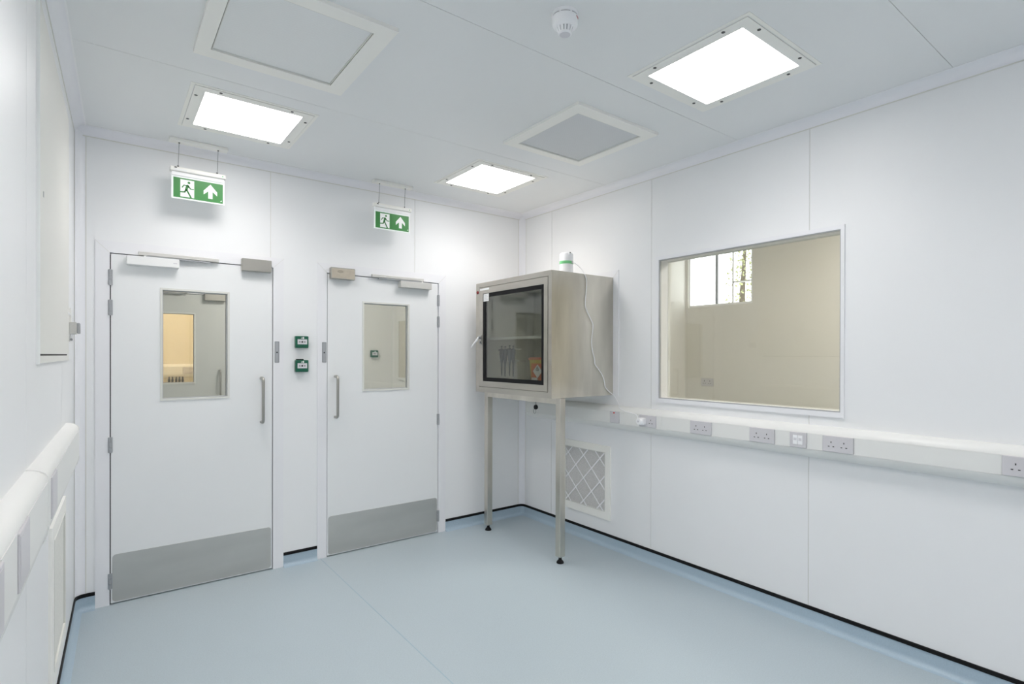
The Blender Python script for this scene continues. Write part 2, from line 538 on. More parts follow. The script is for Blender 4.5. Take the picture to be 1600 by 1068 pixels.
# ------------------------------------------------------------------ doors
def make_door(idx, label, x0, x1, yf, win, hinge_left, sgn=1, handle_x=None, simple=False, leaf_mat='door'):
    """leaf in the plane y=yf facing -y; win=(x0,x1,z0,z1); hinge_left: hinges on the low-x side"""
    root = thing('door_%d' % idx, label, 'door', ((x0 + x1) / 2, yf, 0), kind='structure')
    # frame
    m = MB()
    o = (x0 - FW, x1 + FW, -0.3, LEAF_T + FW)
    gp = 0.005
    zt = LEAF_T + FW
    for a, b in ((x0 - FW, x0 - gp), (x1 + gp, x1 + FW)):
        m.box(a, b, yf - 0.006, yf + 0.11, 0, LEAF_T + gp + 0.0001)
    m.prism([(x0 - FW, LEAF_T + gp), (x1 + FW, LEAF_T + gp), (x1 + FW, zt), (x0 - FW, zt)], 1, yf - 0.006, yf + 0.11)
    m.build('door_frame', 'frame', root)
    st = MB()   # stop behind the leaf closing the gap
    st.box(x0 - gp - .001, x0 + 0.02, yf + 0.052, yf + 0.10, 0, LEAF_T)
    st.box(x1 - 0.02, x1 + gp + .001, yf + 0.052, yf + 0.10, 0, LEAF_T)
    st.box(x0, x1, yf + 0.052, yf + 0.10, LEAF_T - 0.02, LEAF_T + gp)
    st.build('door_stop', 'gap', root)
    # mitre lines
    for xx, s in ((x0, -1), (x1, 1)):
        MB().prism([(xx + s * gp, LEAF_T + gp), (xx + s * FW, zt), (xx + s * FW, zt - .0025), (xx + s * (gp + .0025), LEAF_T + gp)], 1, yf - 0.0068, yf - 0.006).build('mitre_joint', 'sealant', root)
    # leaf with window cut out
    m = MB()
    for r in rects(x0, x1, 0.008, LEAF_T, [win]):
        m.box(r[0], r[1], yf, yf + 0.05, r[2], r[3])
    leaf = m.build('leaf', leaf_mat, root)
    bd = 0.011
    m = MB()
    ring_frame(m, 1, yf - 0.005, yf + 0.012, (win[0] - bd, win[1] + bd, win[2] - bd, win[3] + bd), (win[0] + .001, win[1] - .001, win[2] + .001, win[3] - .001))
    m.build('glazing_bead', 'bead', leaf)
    m = MB()
    ring_frame(m, 1, yf + 0.012, yf + 0.038, (win[0], win[1], win[2], win[3]), (win[0] + .006, win[1] - .006, win[2] + .006, win[3] - .006))
    m.build('glazing_spacer', 'strike', leaf)
    MB().box(win[0] + .001, win[1] - .001, yf + 0.016, yf + 0.020, win[2] + .001, win[3] - .001).build('glass', 'glass_door', leaf)
    # kick plate with rounded corners
    if not simple:
        kp = MB().prism(rrect(x0 + 0.007, x1 - 0.006, 0.014, 0.290, 0.02), 1, yf - 0.0018, yf).build('kick_plate', 'steel_dark', leaf)
        kp['label'] = 'brushed steel kick plate'
    # pull handle
    hx = handle_x
    z0, z1, dp = 1.010, 1.306, 0.058
    path = [(hx, yf, z1)]
    for k in range(7):
        t = math.pi / 2 * k / 6
        path.append((hx, yf - dp + 0.022 - 0.022 * math.sin(t), z1 - 0.022 + 0.022 * math.cos(t)))
    for k in range(7):
        t = math.pi / 2 * k / 6
        path.append((hx, yf - dp + 0.022 - 0.022 * math.cos(t), z0 + 0.022 - 0.022 * math.sin(t)))
    path.append((hx, yf, z0))
    ph = MB().tube(path, 0.0098, 14).build('pull_handle', 'steel_bright', leaf, smooth=True)
    ph['label'] = 'curved steel pull handle'
    # hinges
    xh = x0 - 0.003 if hinge_left else x1 + 0.003
    for zc in (1.911, 1.735, 0.934, 0.139):
        hg = MB()
        for a, b in ((-0.045, -0.016), (-0.014, 0.014), (0.016, 0.045)):
            hg.lathe((xh, yf - 0.009, zc), [(0.0075, a), (0.0075, b)], 12)
        hg.box(xh - 0.011, xh + 0.011, yf - 0.0065, yf - 0.001, zc - 0.044, zc + 0.044)
        hg.build('hinge', 'strike', root, smooth=True)
    return root, leaf

def front_parts(root, leaf, yf, closer, rail, mag, strike_x, body_mat, mag_mat, arm):
    # closer body on leaf
    a, b, z0, z1 = closer
    cb = MB().box(a, b, yf - 0.052, yf, z0, z1, 0.003).build('closer_body', body_mat, leaf)
    cb['label'] = 'silver door closer body'
    # slide rail on frame head
    a2, b2, z0, z1 = rail
    sr = MB()
    sr.prism([(yf - 0.006, z0), (yf - 0.006, z1), (yf - 0.026, z1), (yf - 0.030, z1 - .003), (yf - 0.030, z0 + .003), (yf - 0.026, z0), (yf - 0.024, z0), (yf - 0.024, z0 + .012), (yf - 0.012, z0 + .012), (yf - 0.012, z0)], 0, a2, b2)
    sr.build('closer_rail', 'alu_warm', root)
    # arm between them
    (ax, ay), (bx, by) = arm
    zz = rail[2] - 0.004
    MB().prism([(ax, yf + ay - .009), (bx, yf + by - .008), (bx, yf + by + .008), (ax, yf + ay + .009)], 2, zz - 0.004, zz + 0.002).build('closer_arm', 'strike', root)
    MB().lathe((ax, yf + ay, zz - 0.012), [(0.009, 0), (0.009, 0.016)], 12).build('closer_spindle', 'alu', leaf, smooth=True)
    # magnetic lock housing on frame head
    a, b, z0, z1 = mag
    mg = MB().box(a, b, yf - 0.046, yf - 0.0055, z0, z1, 0.003).build('magnet_lock', 'lock_steel', root)
    MB().box(a + .006, b - .006, yf - 0.0472, yf - 0.046, z0 + .006, z1 - .006).build('lock_cover', mag_mat, mg)
    # strike / sensor plate on frame
    sp = MB().prism(rrect(strike_x - .0145, strike_x + .0145, 1.408, 1.553, .003, 2), 1, yf - .0085, yf - .006).build('strike_plate', 'strike_dark', root)
    MB().prism(rrect(strike_x - .0105, strike_x + .0105, 1.413, 1.548, .002, 2), 1, yf - .0092, yf - .0085).build('strike_face', 'strike', sp)
    MB().lathe((strike_x, yf - .0092, 1.478), [(0.005, -0.0012), (0.005, 0)], 10, axis=1).build('strike_screw', 'gap', sp)

W1 = (-2.774, -2.419, 1.190, 1.858)
W2 = (-1.507, -1.146, 1.199, 1.855)
d1, leaf1 = make_door(1, 'white door on the left beside the left wall with warm light in its window', D1[0], D1[1], 0.0, W1, True, handle_x=-2.217)
front_parts(d1, leaf1, 0.0, (-2.952, -2.690, 1.990, 2.043), (-2.893, -2.474, 2.052, 2.074), (-2.343, -2.163, 2.014, 2.094), -2.1205, 'alu', 'lock_steel', ((-2.86, -0.03), (-2.52, -0.018)))
d2, leaf2 = make_door(2, 'white door on the right beside the steel cabinet with a plain wall in its window', D2[0], D2[1], 0.0, W2, False, handle_x=-1.722)
front_parts(d2, leaf2, 0.0, (-1.232, -0.962, 1.990, 2.040), (-1.452, -1.024, 2.052, 2.074), (-1.768, -1.590, 2.012, 2.094), -1.803, 'alu_warm', 'taupe', ((-1.04, -0.03), (-1.40, -0.018)))
# small stain mark on the second lock cover
MB().prism([(-1.70 + .022 * math.cos(t * math.pi / 8), 2.066 + .011 * math.sin(t * math.pi / 8)) for t in range(16)], 1, -0.0478, -0.0472).build('stain_mark', mat('stain', (0.42, 0.37, 0.30), 0.5, 0.6), d2)
# faint print on the first closer
MB().box(-2.722, -2.702, -0.0525, -0.052, 2.014, 2.020).build('print_mark', 'label', leaf1)

# ------------------------------------------------------------------ exit signs
def stroke(pts, w, n=7):
    """thick rounded polyline as list of convex polygons in 2D"""
    polys = []
    for (a, b) in zip(pts, pts[1:]):
        a, b = Vector(a), Vector(b)
        t = (b - a).normalized(); s = Vector((-t.y, t.x))
        ang = math.atan2(s.y, s.x)
        poly = []
        for k in range(n + 1):
            q = ang + math.pi * k / n
            poly.append(a + Vector((math.cos(q), math.sin(q))) * w)
        for k in range(n + 1):
            q = ang + math.pi + math.pi * k / n
            poly.append(b + Vector((math.cos(q), math.sin(q))) * w)
        polys.append([tuple(p) for p in poly])
    return polys

def exit_sign(x0, x1, yc, label):
    cx = (x0 + x1) / 2
    root = thing('exit_sign', label, 'sign', (cx, yc, 2.39), 'hanging running-man exit signs')
    w = x1 - x0
    MB().box(cx - .152, cx + .158, yc - .028, yc + .028, H - .020, H, .004, 2).build('ceiling_mount', 'cream', root)
    for dx in (-.103, .103):
        t = MB().tube([(cx + dx - .003, yc, 2.588), (cx + dx + .003, yc, H - .018)], 0.0017, 6).build('suspension_wire', 'strike_dark', root)
        MB().lathe((cx + dx - .003, yc, 2.584), [(0.0045, 0), (0.0045, 0.010)], 8).build('wire_grip', 'gap', root)
        MB().lathe((cx + dx + .003, yc, H - .024), [(0.0045, 0), (0.0045, 0.006)], 8).build('wire_grip', 'gap', root)
    hs = MB().box(x0 - .008, x1 + .008, yc - .022, yc + .022, 2.556, 2.584, .006, 2).build('housing', 'cream', root)
    MB().box(x0 + .014, x0 + .078, yc - .0228, yc - .022, 2.560, 2.571).build('rating_label', 'whitepaint', hs)
    MB().box(x0 + .014, x0 + .026, yc - .0235, yc - .022, 2.574, 2.580).build('test_port', 'symbol', hs)
    MB().lathe((x1 - .012, yc - .022, 2.570), [(.004, -.0015), (.004, 0)], 10, axis=1).build('indicator', 'lcd_green', hs)
    MB().box(x0 + .002, x1 - .002, yc - .010, yc + .010, 2.534, 2.557).build('light_bar', 'white', root)
    pn = MB().prism(rrect(x0, x1, 2.397, 2.537, .004, 3), 1, yc - .004, yc + .004).build('acrylic_panel', 'sign_panel', root)
    gx0, gx1, gz0, gz1 = x0 + .010, x1 - .009, 2.405, 2.524
    gw, gh = gx1 - gx0, gz1 - gz0
    MB().box(gx0, gx1, yc - .0046, yc - .004, gz0, gz1).build('green_field', 'green_sign', pn)
    def T(p): return (gx0 + p[0] * gw, gz1 - p[1] * gh)
    y2, y3 = yc - .0052, yc - .0058
    MB().prism([T(p) for p in ((.135, .07), (.41, .07), (.41, .94), (.135, .94))], 1, y2, yc - .0046).build('doorway_symbol', 'sign_white', pn)
    ar = [(.74, .10), (.88, .46), (.88, .66), (.785, .47), (.785, .84), (.695, .84), (.695, .47), (.60, .66), (.60, .46)]
    m = MB()
    for idx in ((0, 1, 2, 3), (0, 6, 7, 8), (0, 3, 6), (3, 4, 5, 6)):
        m.prism([T(ar[i]) for i in idx], 1, y2, yc - .0046)
    m.build('arrow_symbol', 'sign_white', pn)
    m = MB()
    asp = gh / gw
    def add(pts, wd):
        for poly in stroke([(p[0], p[1] * asp) for p in pts], wd):
            m.prism([T((q[0], q[1] / asp)) for q in poly], 1, y3, y2)
    m.prism([T((.305 + .028 * math.cos(a * math.pi / 8), .20 + .028 * math.sin(a * math.pi / 8) / asp)) for a in range(16)], 1, y3, y2)
    add([(.275, .36), (.25, .58)], .026)
    add([(.29, .37), (.30, .42)], .018)
    add([(.265, .35), (.205, .35), (.172, .47)], .011)
    add([(.295, .37), (.335, .50), (.395, .50)], .011)
    add([(.245, .56), (.222, .69), (.125, .71)], .0145)
    add([(.262, .58), (.30, .74), (.345, .93)], .0155)
    add([(.345, .93), (.315, .96)], .010)
    m.build('running_figure', 'green_sign', pn)
    MB().prism([T(p) for p in ((.945, .90), (.975, .84), (.975, .90))], 1, y2, yc - .0046).build('corner_mark', 'sign_white', pn)
    return root
exit_sign(-2.739, -2.459, -0.13, 'green running-man exit sign hanging above the left-hand door')
exit_sign(-1.482, -1.197, -0.13, 'green running-man exit sign hanging above the right-hand door')

# ------------------------------------------------------------------ green call points
def call_point(cx, cz, yf, label, dirty, group='green door release call points', pict=True):
    w, h, d = .0435, .0415, .034
    root = thing('call_point', label, 'call point', (cx, yf, cz - h), group)
    MB().box(cx - w, cx + w, yf - d, yf, cz - h, cz + h, .005, 2).build('box_body', 'green_box', root)
    yb = yf - d
    lb = MB().box(cx - .031, cx + .033, yb - .0012, yb, cz - .016, cz + .019).build('press_plate', 'label', root)
    MB().lathe((cx, yb - .0012, cz + .001), [(.0065, -.0008), (.0065, 0)], 12, axis=1).build('dot_mark', 'symbol', lb)
    for s in (-1, 1):
        MB().prism([(cx + s * .010, cz + .001), (cx + s * .020, cz + .006), (cx + s * .020, cz - .004)], 1, yb - .002, yb - .0012).build('arrow_mark', 'symbol', lb)
    m = MB()   # little hand-and-door pictogram above the plate
    m.box(cx + .004, cx + .012, yb - .001, yb, cz + .022, cz + .035)
    m.prism([(cx - .010, cz + .027), (cx + .001, cz + .033), (cx + .001, cz + .024)], 1, yb - .001, yb)
    m.build('pictogram', 'whitepaint', root)
    if dirty:
        MB().box(cx - .037, cx + .012, yb + .004, yf - .006, cz + h, cz + h + .007, .002).build('top_tab', 'black', root)
    return root
call_point(-1.962, 1.551, 0.0, 'upper green call point between the two doors', False)
call_point(-1.962, 1.384, 0.0, 'lower green call point between the two doors, with a black tab on top', True)

# ------------------------------------------------------------------ ceiling light panels
def ceiling_light(x0, x1, y0, y1, label, m='diffuser', zc=H, group='recessed ceiling light panels'):
    cx, cy = (x0 + x1) / 2, (y0 + y1) / 2
    root = thing('ceiling_light', label, 'light', (cx, cy, zc - .008), group)
    o = (x0, x1, y0, y1)
    c = (x0 + .016, x1 - .016, y0 + .016, y1 - .016)
    lit = (x0 + .068, x1 - .068, y0 + .068, y1 - .068)
    ring_frame(MB(), 2, zc - .0018, zc, o, c).build('trim_flange', 'cream', root)
    pc = (c[0] + .003, c[1] - .003, c[2] + .003, c[3] - .003)
    cv = ring_frame(MB(), 2, zc - .0045, zc - .001, pc, lit).build('cover_plate', 'cream', root)
    MB().prism(rrect(lit[0], lit[1], lit[2], lit[3], .012), 2, zc - .004, zc - .0015).build('diffuser', m, root)
    if m == 'diffuser':
        ld = bpy.data.lights.new('lamp', 'AREA')
        ld.shape = 'RECTANGLE'; ld.size = lit[1] - lit[0] - .004; ld.size_y = lit[3] - lit[2] - .004
        ld.energy = LAMP_W; ld.color = LAMP_COL; ld.spread = math.radians(LAMP_SPREAD)
        lo = bpy.data.objects.new('lamp', ld); COL.objects.link(lo)
        lo.parent = root; lo.location = Vector((cx, cy, zc - .0005)) - W[root]
    pts = []
    for t in (.2, .8):
        for yy in (pc[2] + .016, pc[3] - .016): pts.append((pc[0] + (pc[1] - pc[0]) * t, yy))
        for xx in (pc[0] + .016, pc[1] - .016): pts.append((xx, pc[2] + (pc[3] - pc[2]) * t))
    first = None
    for (x, y) in pts:
        if first is None:
            first = MB().lathe((x, y, zc - .0068), [(.0055, 0), (.0075, .0008), (.0075, .0025)], 12).build('screw', 'screw', cv)
            fp = Vector((x, y, 0))
        else:
            s = first.copy(); COL.objects.link(s); s.parent = cv
            s.location = first.location + Vector((x, y, 0)) - fp
    return root
ceiling_light(-2.730, -2.137, -0.983, -0.375, 'lit ceiling panel above the left-hand door, left of the others')
ceiling_light(-1.106, -0.510, -0.968, -0.345, 'lit ceiling panel near the corner, smallest in view')
ceiling_light(-1.140, -0.546, -2.890, -2.284, 'lit ceiling panel above the large window, nearest in view')
for (x, y, lb) in ((-2.43, -2.587, 'lit ceiling panel overhead, out of view left'), (-2.43, -4.6, 'lit ceiling panel behind the camera, left side'), (-0.843, -4.6, 'lit ceiling panel behind the camera, right side'),
                   (-2.43, -6.6, 'added fill light panel farthest behind the camera, left side'), (-0.843, -6.6, 'added fill light panel farthest behind the camera, right side')):  # farthest row is unseen, added for flat fill from the camera side
    ceiling_light(x - .297, x + .297, y - .303, y + .303, lb)

# ------------------------------------------------------------------ ceiling filter diffusers
def ceiling_filter(x0, x1, y0, y1, inner, label, m):
    root = thing('ceiling_filter', label, 'air vent', ((x0 + x1) / 2, (y0 + y1) / 2, H - .016), 'square ceiling air filter grilles')
    mb = MB()
    O = [(x0, y0), (x1, y0), (x1, y1), (x0, y1)]
    i = inner
    I = [(i[0], i[2]), (i[1], i[2]), (i[1], i[3]), (i[0], i[3])]
    for k in range(4):
        a, b, c, d = O[k], O[(k + 1) % 4], I[(k + 1) % 4], I[k]
        mb.prism([a, b, c, d], 2, H - .015, H)
    mb.build('frame', 'cream', root)
    lip = (i[0] + .006, i[1] - .006, i[2] + .006, i[3] - .006)
    ring_frame(MB(), 2, H - .013, H - .004, (i[0] + .003, i[1] - .003, i[2] + .003, i[3] - .003), lip).build('inner_lip', 'bead', root)
    MB().box(i[0], i[1], i[2], i[3], H - .004, H - .001).build('recess', 'strike_dark', root)
    MB().box(lip[0], lip[1], lip[2], lip[3], H - .0075, H - .004).build('mesh_face', m, root)
    return root
ceiling_filter(-2.758, -2.133, -1.978, -1.306, (-2.702, -2.206, -1.908, -1.378), 'large square air filter grille above the left-hand ceiling light, at the top edge', 'filter_mesh')
ceiling_filter(-1.150, -0.517, -1.966, -1.304, (-1.078, -0.578, -1.888, -1.362), 'square air filter grille with grey mesh between two ceiling lights', 'filter_mesh2')

# ------------------------------------------------------------------ smoke detector
sd = thing('smoke_detector', 'round white smoke detector on the ceiling', 'smoke detector', (-1.674, -2.45, H - .08))
c = (-1.674, -2.45, H)
MB().lathe(c, [(.052, 0), (.053, -.004), (.052, -.010), (.049, -.012)], 40).build('base', 'white', sd, smooth=True)
for k in range(7):
    a0 = 2 * math.pi * (k + .08) / 7; a1 = 2 * math.pi * (k + .92) / 7
    m = MB(); n = 8; vs = []; fs = []
    for j in range(n + 1):
        a = a0 + (a1 - a0) * j / n
        for r, z in ((.0475, -.012), (.0475, -.0155)):
            vs.append((c[0] + r * math.cos(a), c[1] + r * math.sin(a), c[2] + z))
    for j in range(n): fs.append((2 * j, 2 * j + 2, 2 * j + 3, 2 * j + 1))
    m.add(vs, fs).build('sounder_slot', 'strike_dark', sd)
MB().lathe(c, [(.0465, -.0120), (.0465, -.0155), (.0490, -.0155), (.0488, -.040), (.046, -.046), (.038, -.052), (.030, -.054), (.030, -.050)], 40).build('housing', 'white', sd, smooth=True)
MB().lathe(c, [(.026, -.050), (.024, -.070), (.021, -.0715)], 32).build('chamber', 'strike_dark', sd, smooth=True)
for k in range(14):
    a = 2 * math.pi * k / 14
    ca, sa = math.cos(a), math.sin(a)
    tx, ty = -sa * .0042, ca * .0042
    m = MB(); vs = []
    for r, z in ((.0335, -.052), (.0255, -.073), (.0205, -.073), (.0255, -.052)):
        for s in (-1, 1): vs.append((c[0] + r * ca + s * tx, c[1] + r * sa + s * ty, c[2] + z))
    m.add(vs, [(0, 1, 3, 2), (2, 3, 5, 4), (4, 5, 7, 6), (6, 7, 1, 0), (0, 2, 4, 6), (1, 7, 5, 3)]).build('vane', 'white', sd)
MB().lathe(c, [(.0265, -.0715), (.0265, -.075), (.0215, -.0785), (.0205, -.0785)], 32).build('tip_ring', 'white', sd, smooth=True)
MB().lathe(c, [(.0205, -.0780), (.0205, -.0788), (.0195, -.0790)], 32).build('end_cap', 'label', sd, smooth=True)
ang = math.radians(-70)
m = MB()
for j in range(4):
    a = ang + j * .09
    m.box(c[0] + .0488 * math.cos(a) - .002, c[0] + .0488 * math.cos(a) + .002, c[1] + .0488 * math.sin(a) - .0012, c[1] + .0488 * math.sin(a) + .0006, c[2] - .024 - .001 * j, c[2] - .020)
m.build('red_print', mat('faded_red', (0.62, 0.30, 0.32), .5), sd)

# ------------------------------------------------------------------ steel pass-through cabinet
CX0, CY0, CY1, CZ0, CZ1 = -0.616, -1.135, -0.171, 1.163, 2.052
cab = thing('pass_through_cabinet', 'stainless steel pass-through cabinet on two legs in the corner', 'cabinet', ((CX0) / 2, (CY0 + CY1) / 2, 0))
m = MB()
T_ = .012
m.box(CX0, 0, CY0, CY0 + T_, CZ0, CZ1)
m.box(CX0, 0, CY1 - T_, CY1, CZ0, CZ1)
m.box(CX0, 0, CY0 + T_, CY1 - T_, CZ0, CZ0 + .035)
m.box(CX0, 0, CY0 + T_, CY1 - T_, CZ1 - .035, CZ1)
for r in rects(CY0 + T_, CY1 - T_, CZ0 + .035, CZ1 - .035, [CABH]):
    m.box(-.012, 0, r[0], r[1], r[2], r[3])
# front face frame
DO = (-1.098, -0.220, 1.205, 2.015)
ff = MB()
for r in rects(CY0 + .0005, CY1 - .0005, CZ0 + .0005, CZ1 - .0005, [DO]):
    ff.box(CX0 - .0012, CX0 + .03, r[0], r[1], r[2], r[3])
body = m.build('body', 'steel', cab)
ff.build('front_frame', 'steel_shaded', cab)
ln = MB()
for r in rects(CY0 + T_, CY1 - T_, CZ0 + .035, CZ1 - .035, [CABH]):
    ln.box(-.016, -.012, r[0], r[1], r[2], r[3])
ln.box(CX0 + .03, -.016, CY0 + T_, CY0 + T_ + .003, CZ0 + .035, CZ1 - .035)
ln.box(CX0 + .03, -.016, CY1 - T_ - .003, CY1 - T_, CZ0 + .035, CZ1 - .035)
ln.box(CX0 + .03, -.016, CY0 + T_ + .003, CY1 - T_ - .003, CZ1 - .038, CZ1 - .035)
ln.build('brightened_lining', 'brightened_lining', cab)  # panels added to brighten the dark interior
rd = ring_frame(MB(), 0, .104, .124, (CABH[0] - .05, CABH[1] + .05, CABH[2] - .05, CABH[3] + .05), (CABH[0] + .002, CABH[1] - .002, CABH[2] + .002, CABH[3] - .002)).build('added_rear_door', 'steel_shaded', cab)  # rear door, tunnel and pane are unseen, added to let light in
ring_frame(MB(), 0, -.012, .106, (CABH[0], CABH[1], CABH[2], CABH[3]), (CABH[0] + .004, CABH[1] - .004, CABH[2] + .004, CABH[3] - .004)).build('added_tunnel_lining', 'brightened_lining', cab)
MB().box(.112, .116, CABH[0] + .001, CABH[1] - .001, CABH[2] + .001, CABH[3] - .001).build('added_rear_glass', 'glass_clear', rd)
MB().box(-.52, -.46, -1.0, -.32, CZ1 - .075, CZ1 - .038, .004).build('inner_light', 'label', cab)
dr = MB()
g = .0035
SE = (-1.053, -0.277, 1.253, 1.962)
ring_frame(dr, 0, CX0 - .003, CX0 + .028, (DO[0] + g, DO[1] - g, DO[2] + g, DO[3] - g), SE)
door = dr.build('door', 'steel_shaded', cab)
GL = (SE[0] + .030, SE[1] - .030, SE[2] + .030, SE[3] - .030)
tag(ring_frame(MB(), 0, CX0 + .0005, CX0 + .020, SE, GL).build('glass_seal', 'black', door), 'black rubber border of the glass')
MB().box(CX0 + .004, CX0 + .008, GL[0] - .001, GL[1] + .001, GL[2] - .001, GL[3] + .001).build('glass', 'glass_cab', door)
# latch handle
lt = MB().prism(rrect(-.262, -.226, 1.548, 1.628, .006, 3), 0, CX0 - .006, CX0 - .002).build('latch_plate', 'steel_bright', door)
MB().lathe((CX0 - .006, -.244, 1.606), [(.012, -.022), (.013, -.018), (.010, 0)], 14, axis=0).build('latch_boss', 'strike_dark', lt, smooth=True)
MB().tube([(CX0 - .026, -.246, 1.608), (CX0 - .032, -.238, 1.590), (CX0 - .040, -.215, 1.566), (CX0 - .046, -.192, 1.545), (CX0 - .048, -.178, 1.528)], [.008, .0085, .0075, .007, .006], 10).build('latch_lever', 'white', lt, smooth=True)
MB().lathe((CX0 - .002, -.244, 1.568), [(.009, -.014), (.009, 0)], 12, axis=0).build('latch_cam', 'strike_dark', lt, smooth=True)
# lamp, stickers
MB().lathe((CX0, -.197, 1.978), [(.009, -.008), (.013, -.004), (.015, 0)], 16, axis=0).build('indicator_lamp', 'darkred', body, smooth=True)
MB().box(CX0 - .0038, CX0 - .003, -.365, -.232, 1.989, 2.004).build('title_strip', 'whitepaint', door)
st = MB().box(CX0 - .0005, CX0 + .0004, -.358, -.281, 1.898, 1.958).build('sticker', 'whitepaint', door)
for k in range(4):
    MB().box(CX0 - .0011, CX0 - .0005, -.352 + .02 * (k % 2), -.292, 1.910 + k * .011, 1.914 + k * .011).build('print_line', 'label', st)
# shelf
sh = MB()
sh.box(-.545, -.02, CY0 + T_ + .004, CY1 - T_ - .004, 1.603, 1.607)
sh.box(-.547, -.543, CY0 + T_ + .004, CY1 - T_ - .004, 1.586, 1.607)
sh.build('shelf', 'brightened_lining', cab)
# under frame and legs
MB().box(-.535, -.490, -1.087, -.223, 1.118, CZ0).build('front_rail', 'steel', cab)
for ya, yb in ((-1.135, -1.085), (-.225, -.175)):
    lg = MB().box(-.536, -.486, ya, yb, .046, CZ0, .003).build('leg', 'steel', cab)
    yc = (ya + yb) / 2
    MB().lathe((-.511, yc, 0), [(.026, 0), (.026, .007), (.019, .018), (.012, .024), (.010, .046)], 20).build('levelling_foot', 'black', lg, smooth=True)
    MB().lathe((-.511, yc, 0.030), [(.007, 0), (.007, .018)], 12).build('foot_stud', 'strike', lg, smooth=True)
# white wall trim around the cabinet body
wt = MB()
wt.box(-.006, 0, -1.190, -1.136, 1.160, 2.053)
wt.prism([(-1.190, 2.053), (-1.136, 2.053), (-.171, 2.053), (-.117, 2.053), (-.117, 2.104), (-1.190, 2.104)], 0, -.006, 0)
wt.box(-.006, 0, -.170, -.117, 1.160, 2.053)
wt.build('wall_trim', 'frame', cab)
MB().prism([(-1.190, 2.104), (-1.136, 2.053), (-1.136, 2.0505), (-1.190, 2.1015)], 0, -.0066, -.006).build('mitre_joint', 'sealant', cab)

# black key fob hanging under the cabinet
kf = thing('key_fob', 'black key fob on a ring hanging under the steel cabinet', 'key fob', (-.512, -.835, 1.04))
MB().lathe((-.512, -.835, 1.077), [(.004, -.011), (.017, -.009), (.018, 0), (.016, .007), (.004, .009)], 18, axis=0).build('fob_body', 'black', kf, smooth=True)
MB().tube([(-.512, -.835, 1.084), (-.512, -.834, 1.118)], .002, 6).build('cord', 'black', kf)
MB().tube([(-.512, -.819 + .014 * math.cos(t * math.pi / 8), 1.047 + .019 * math.sin(t * math.pi / 8)) for t in range(17)], .0017, 6).build('split_ring', 'strike_dark', kf)

# ------------------------------------------------------------------ things inside the cabinet
ZB = CZ0 + .035
ps = thing('pipette_stand', 'clear and white pipette stand inside the steel cabinet', 'stand', (-.40, -.37, ZB))
MB().prism(rrect(-.48, -.33, -.47, -.29, .03), 2, ZB, ZB + .012).build('base', 'white', ps)
MB().prism([(-.435, ZB + .012), (-.365, ZB + .012), (-.378, 1.43), (-.422, 1.43)], 0, -.385, -.375).build('column', 'white', ps)
MB().box(-.425, -.410, -.590, -.235, 1.412, 1.422, .002).build('holder_bar', 'glass_clear', ps)
for k, yy in enumerate((-.255, -.308, -.365, -.422, -.49)):
    MB().box(-.430, -.408, yy - .016, yy + .016, 1.411, 1.423, .003).build('holder_clip', 'white', ps)
MB().box(-.425, -.412, -.53, -.455, 1.508, 1.518, .002).build('upper_clip', 'white', ps)
pos = [-.283, -.332, -.396, -.444]
def pipette(y, label, dz):
    x = -.436
    r = thing('pipette', label, 'pipette', (x, y, 1.29 + dz), 'grey pipettes on the stand in the cabinet')
    z = dz
    MB().lathe((x, y, z), [(.006, 1.385), (.013, 1.42), (.019, 1.47), (.0185, 1.505), (.011, 1.515), (.006, 1.518)], 12).build('handle', 'pip', r, smooth=True)
    MB().lathe((x, y, z), [(.003, 1.29), (.005, 1.31), (.0065, 1.39)], 10).build('shaft', 'pip', r, smooth=True)
    MB().lathe((x, y, z), [(.0035, 1.516), (.0035, 1.53), (.007, 1.531), (.007, 1.541)], 10).build('plunger', 'pip', r, smooth=True)
    MB().prism([(y - .006, 1.500 + z), (y + .006, 1.500 + z), (y + .004, 1.512 + z), (y - .004, 1.512 + z)], 0, x - .03, x - .012).build('finger_hook', 'pip', r)
for y, lb, dz in zip(pos, ('grey pipette in the cabinet, farthest from the yellow bin', 'grey pipette in the cabinet, second from the left', 'grey pipette in the cabinet, third from the left', 'grey pipette in the cabinet, nearest the yellow bin'), (0, -.003, .004, 0)):
    pipette(y, lb, dz)

sb = thing('sharps_bin', 'yellow and orange sharps bin with a hazard label inside the steel cabinet', 'bin', (-.36, -.77, ZB))
bx0, bx1, by0, by1 = -.44, -.27, -.915, -.665
def frust(z0, z1, e0, e1):
    vs = []
    for z, e in ((z0, e0), (z1, e1)):
        vs += [(bx0 - e, by0 - e, z), (bx1 + e, by0 - e, z), (bx1 + e, by1 + e, z), (bx0 - e, by1 + e, z)]
    return vs, [(0, 3, 2, 1), (4, 5, 6, 7), (0, 1, 5, 4), (1, 2, 6, 5), (2, 3, 7, 6), (3, 0, 4, 7)]
MB().add(*frust(ZB, 1.428, -.012, 0)).build('tub', 'bin_yellow', sb)
lid = MB().add(*frust(1.428, 1.438, .007, .007)).add(*frust(1.438, 1.447, .004, -.004)).build('lid', 'bin_orange', sb)
xf = bx0 - .0012
lab = MB().add([(xf, -.845, 1.265), (xf, -.690, 1.265), (xf - .002, -.690, 1.400), (xf - .002, -.845, 1.400), (xf + .006, -.845, 1.265), (xf + .006, -.690, 1.265), (xf + .004, -.690, 1.400), (xf + .004, -.845, 1.400)],
               [(0, 1, 2, 3), (4, 7, 6, 5), (0, 4, 5, 1), (2, 6, 7, 3), (0, 3, 7, 4), (1, 5, 6, 2)]).build('label_sheet', 'bin_orange', sb)
MB().prism([(-.768, 1.288), (-.712, 1.340), (-.768, 1.392), (-.824, 1.340)], 0, xf - .0035, xf - .001).build('hazard_diamond', 'whitepaint', lab)
m = MB()
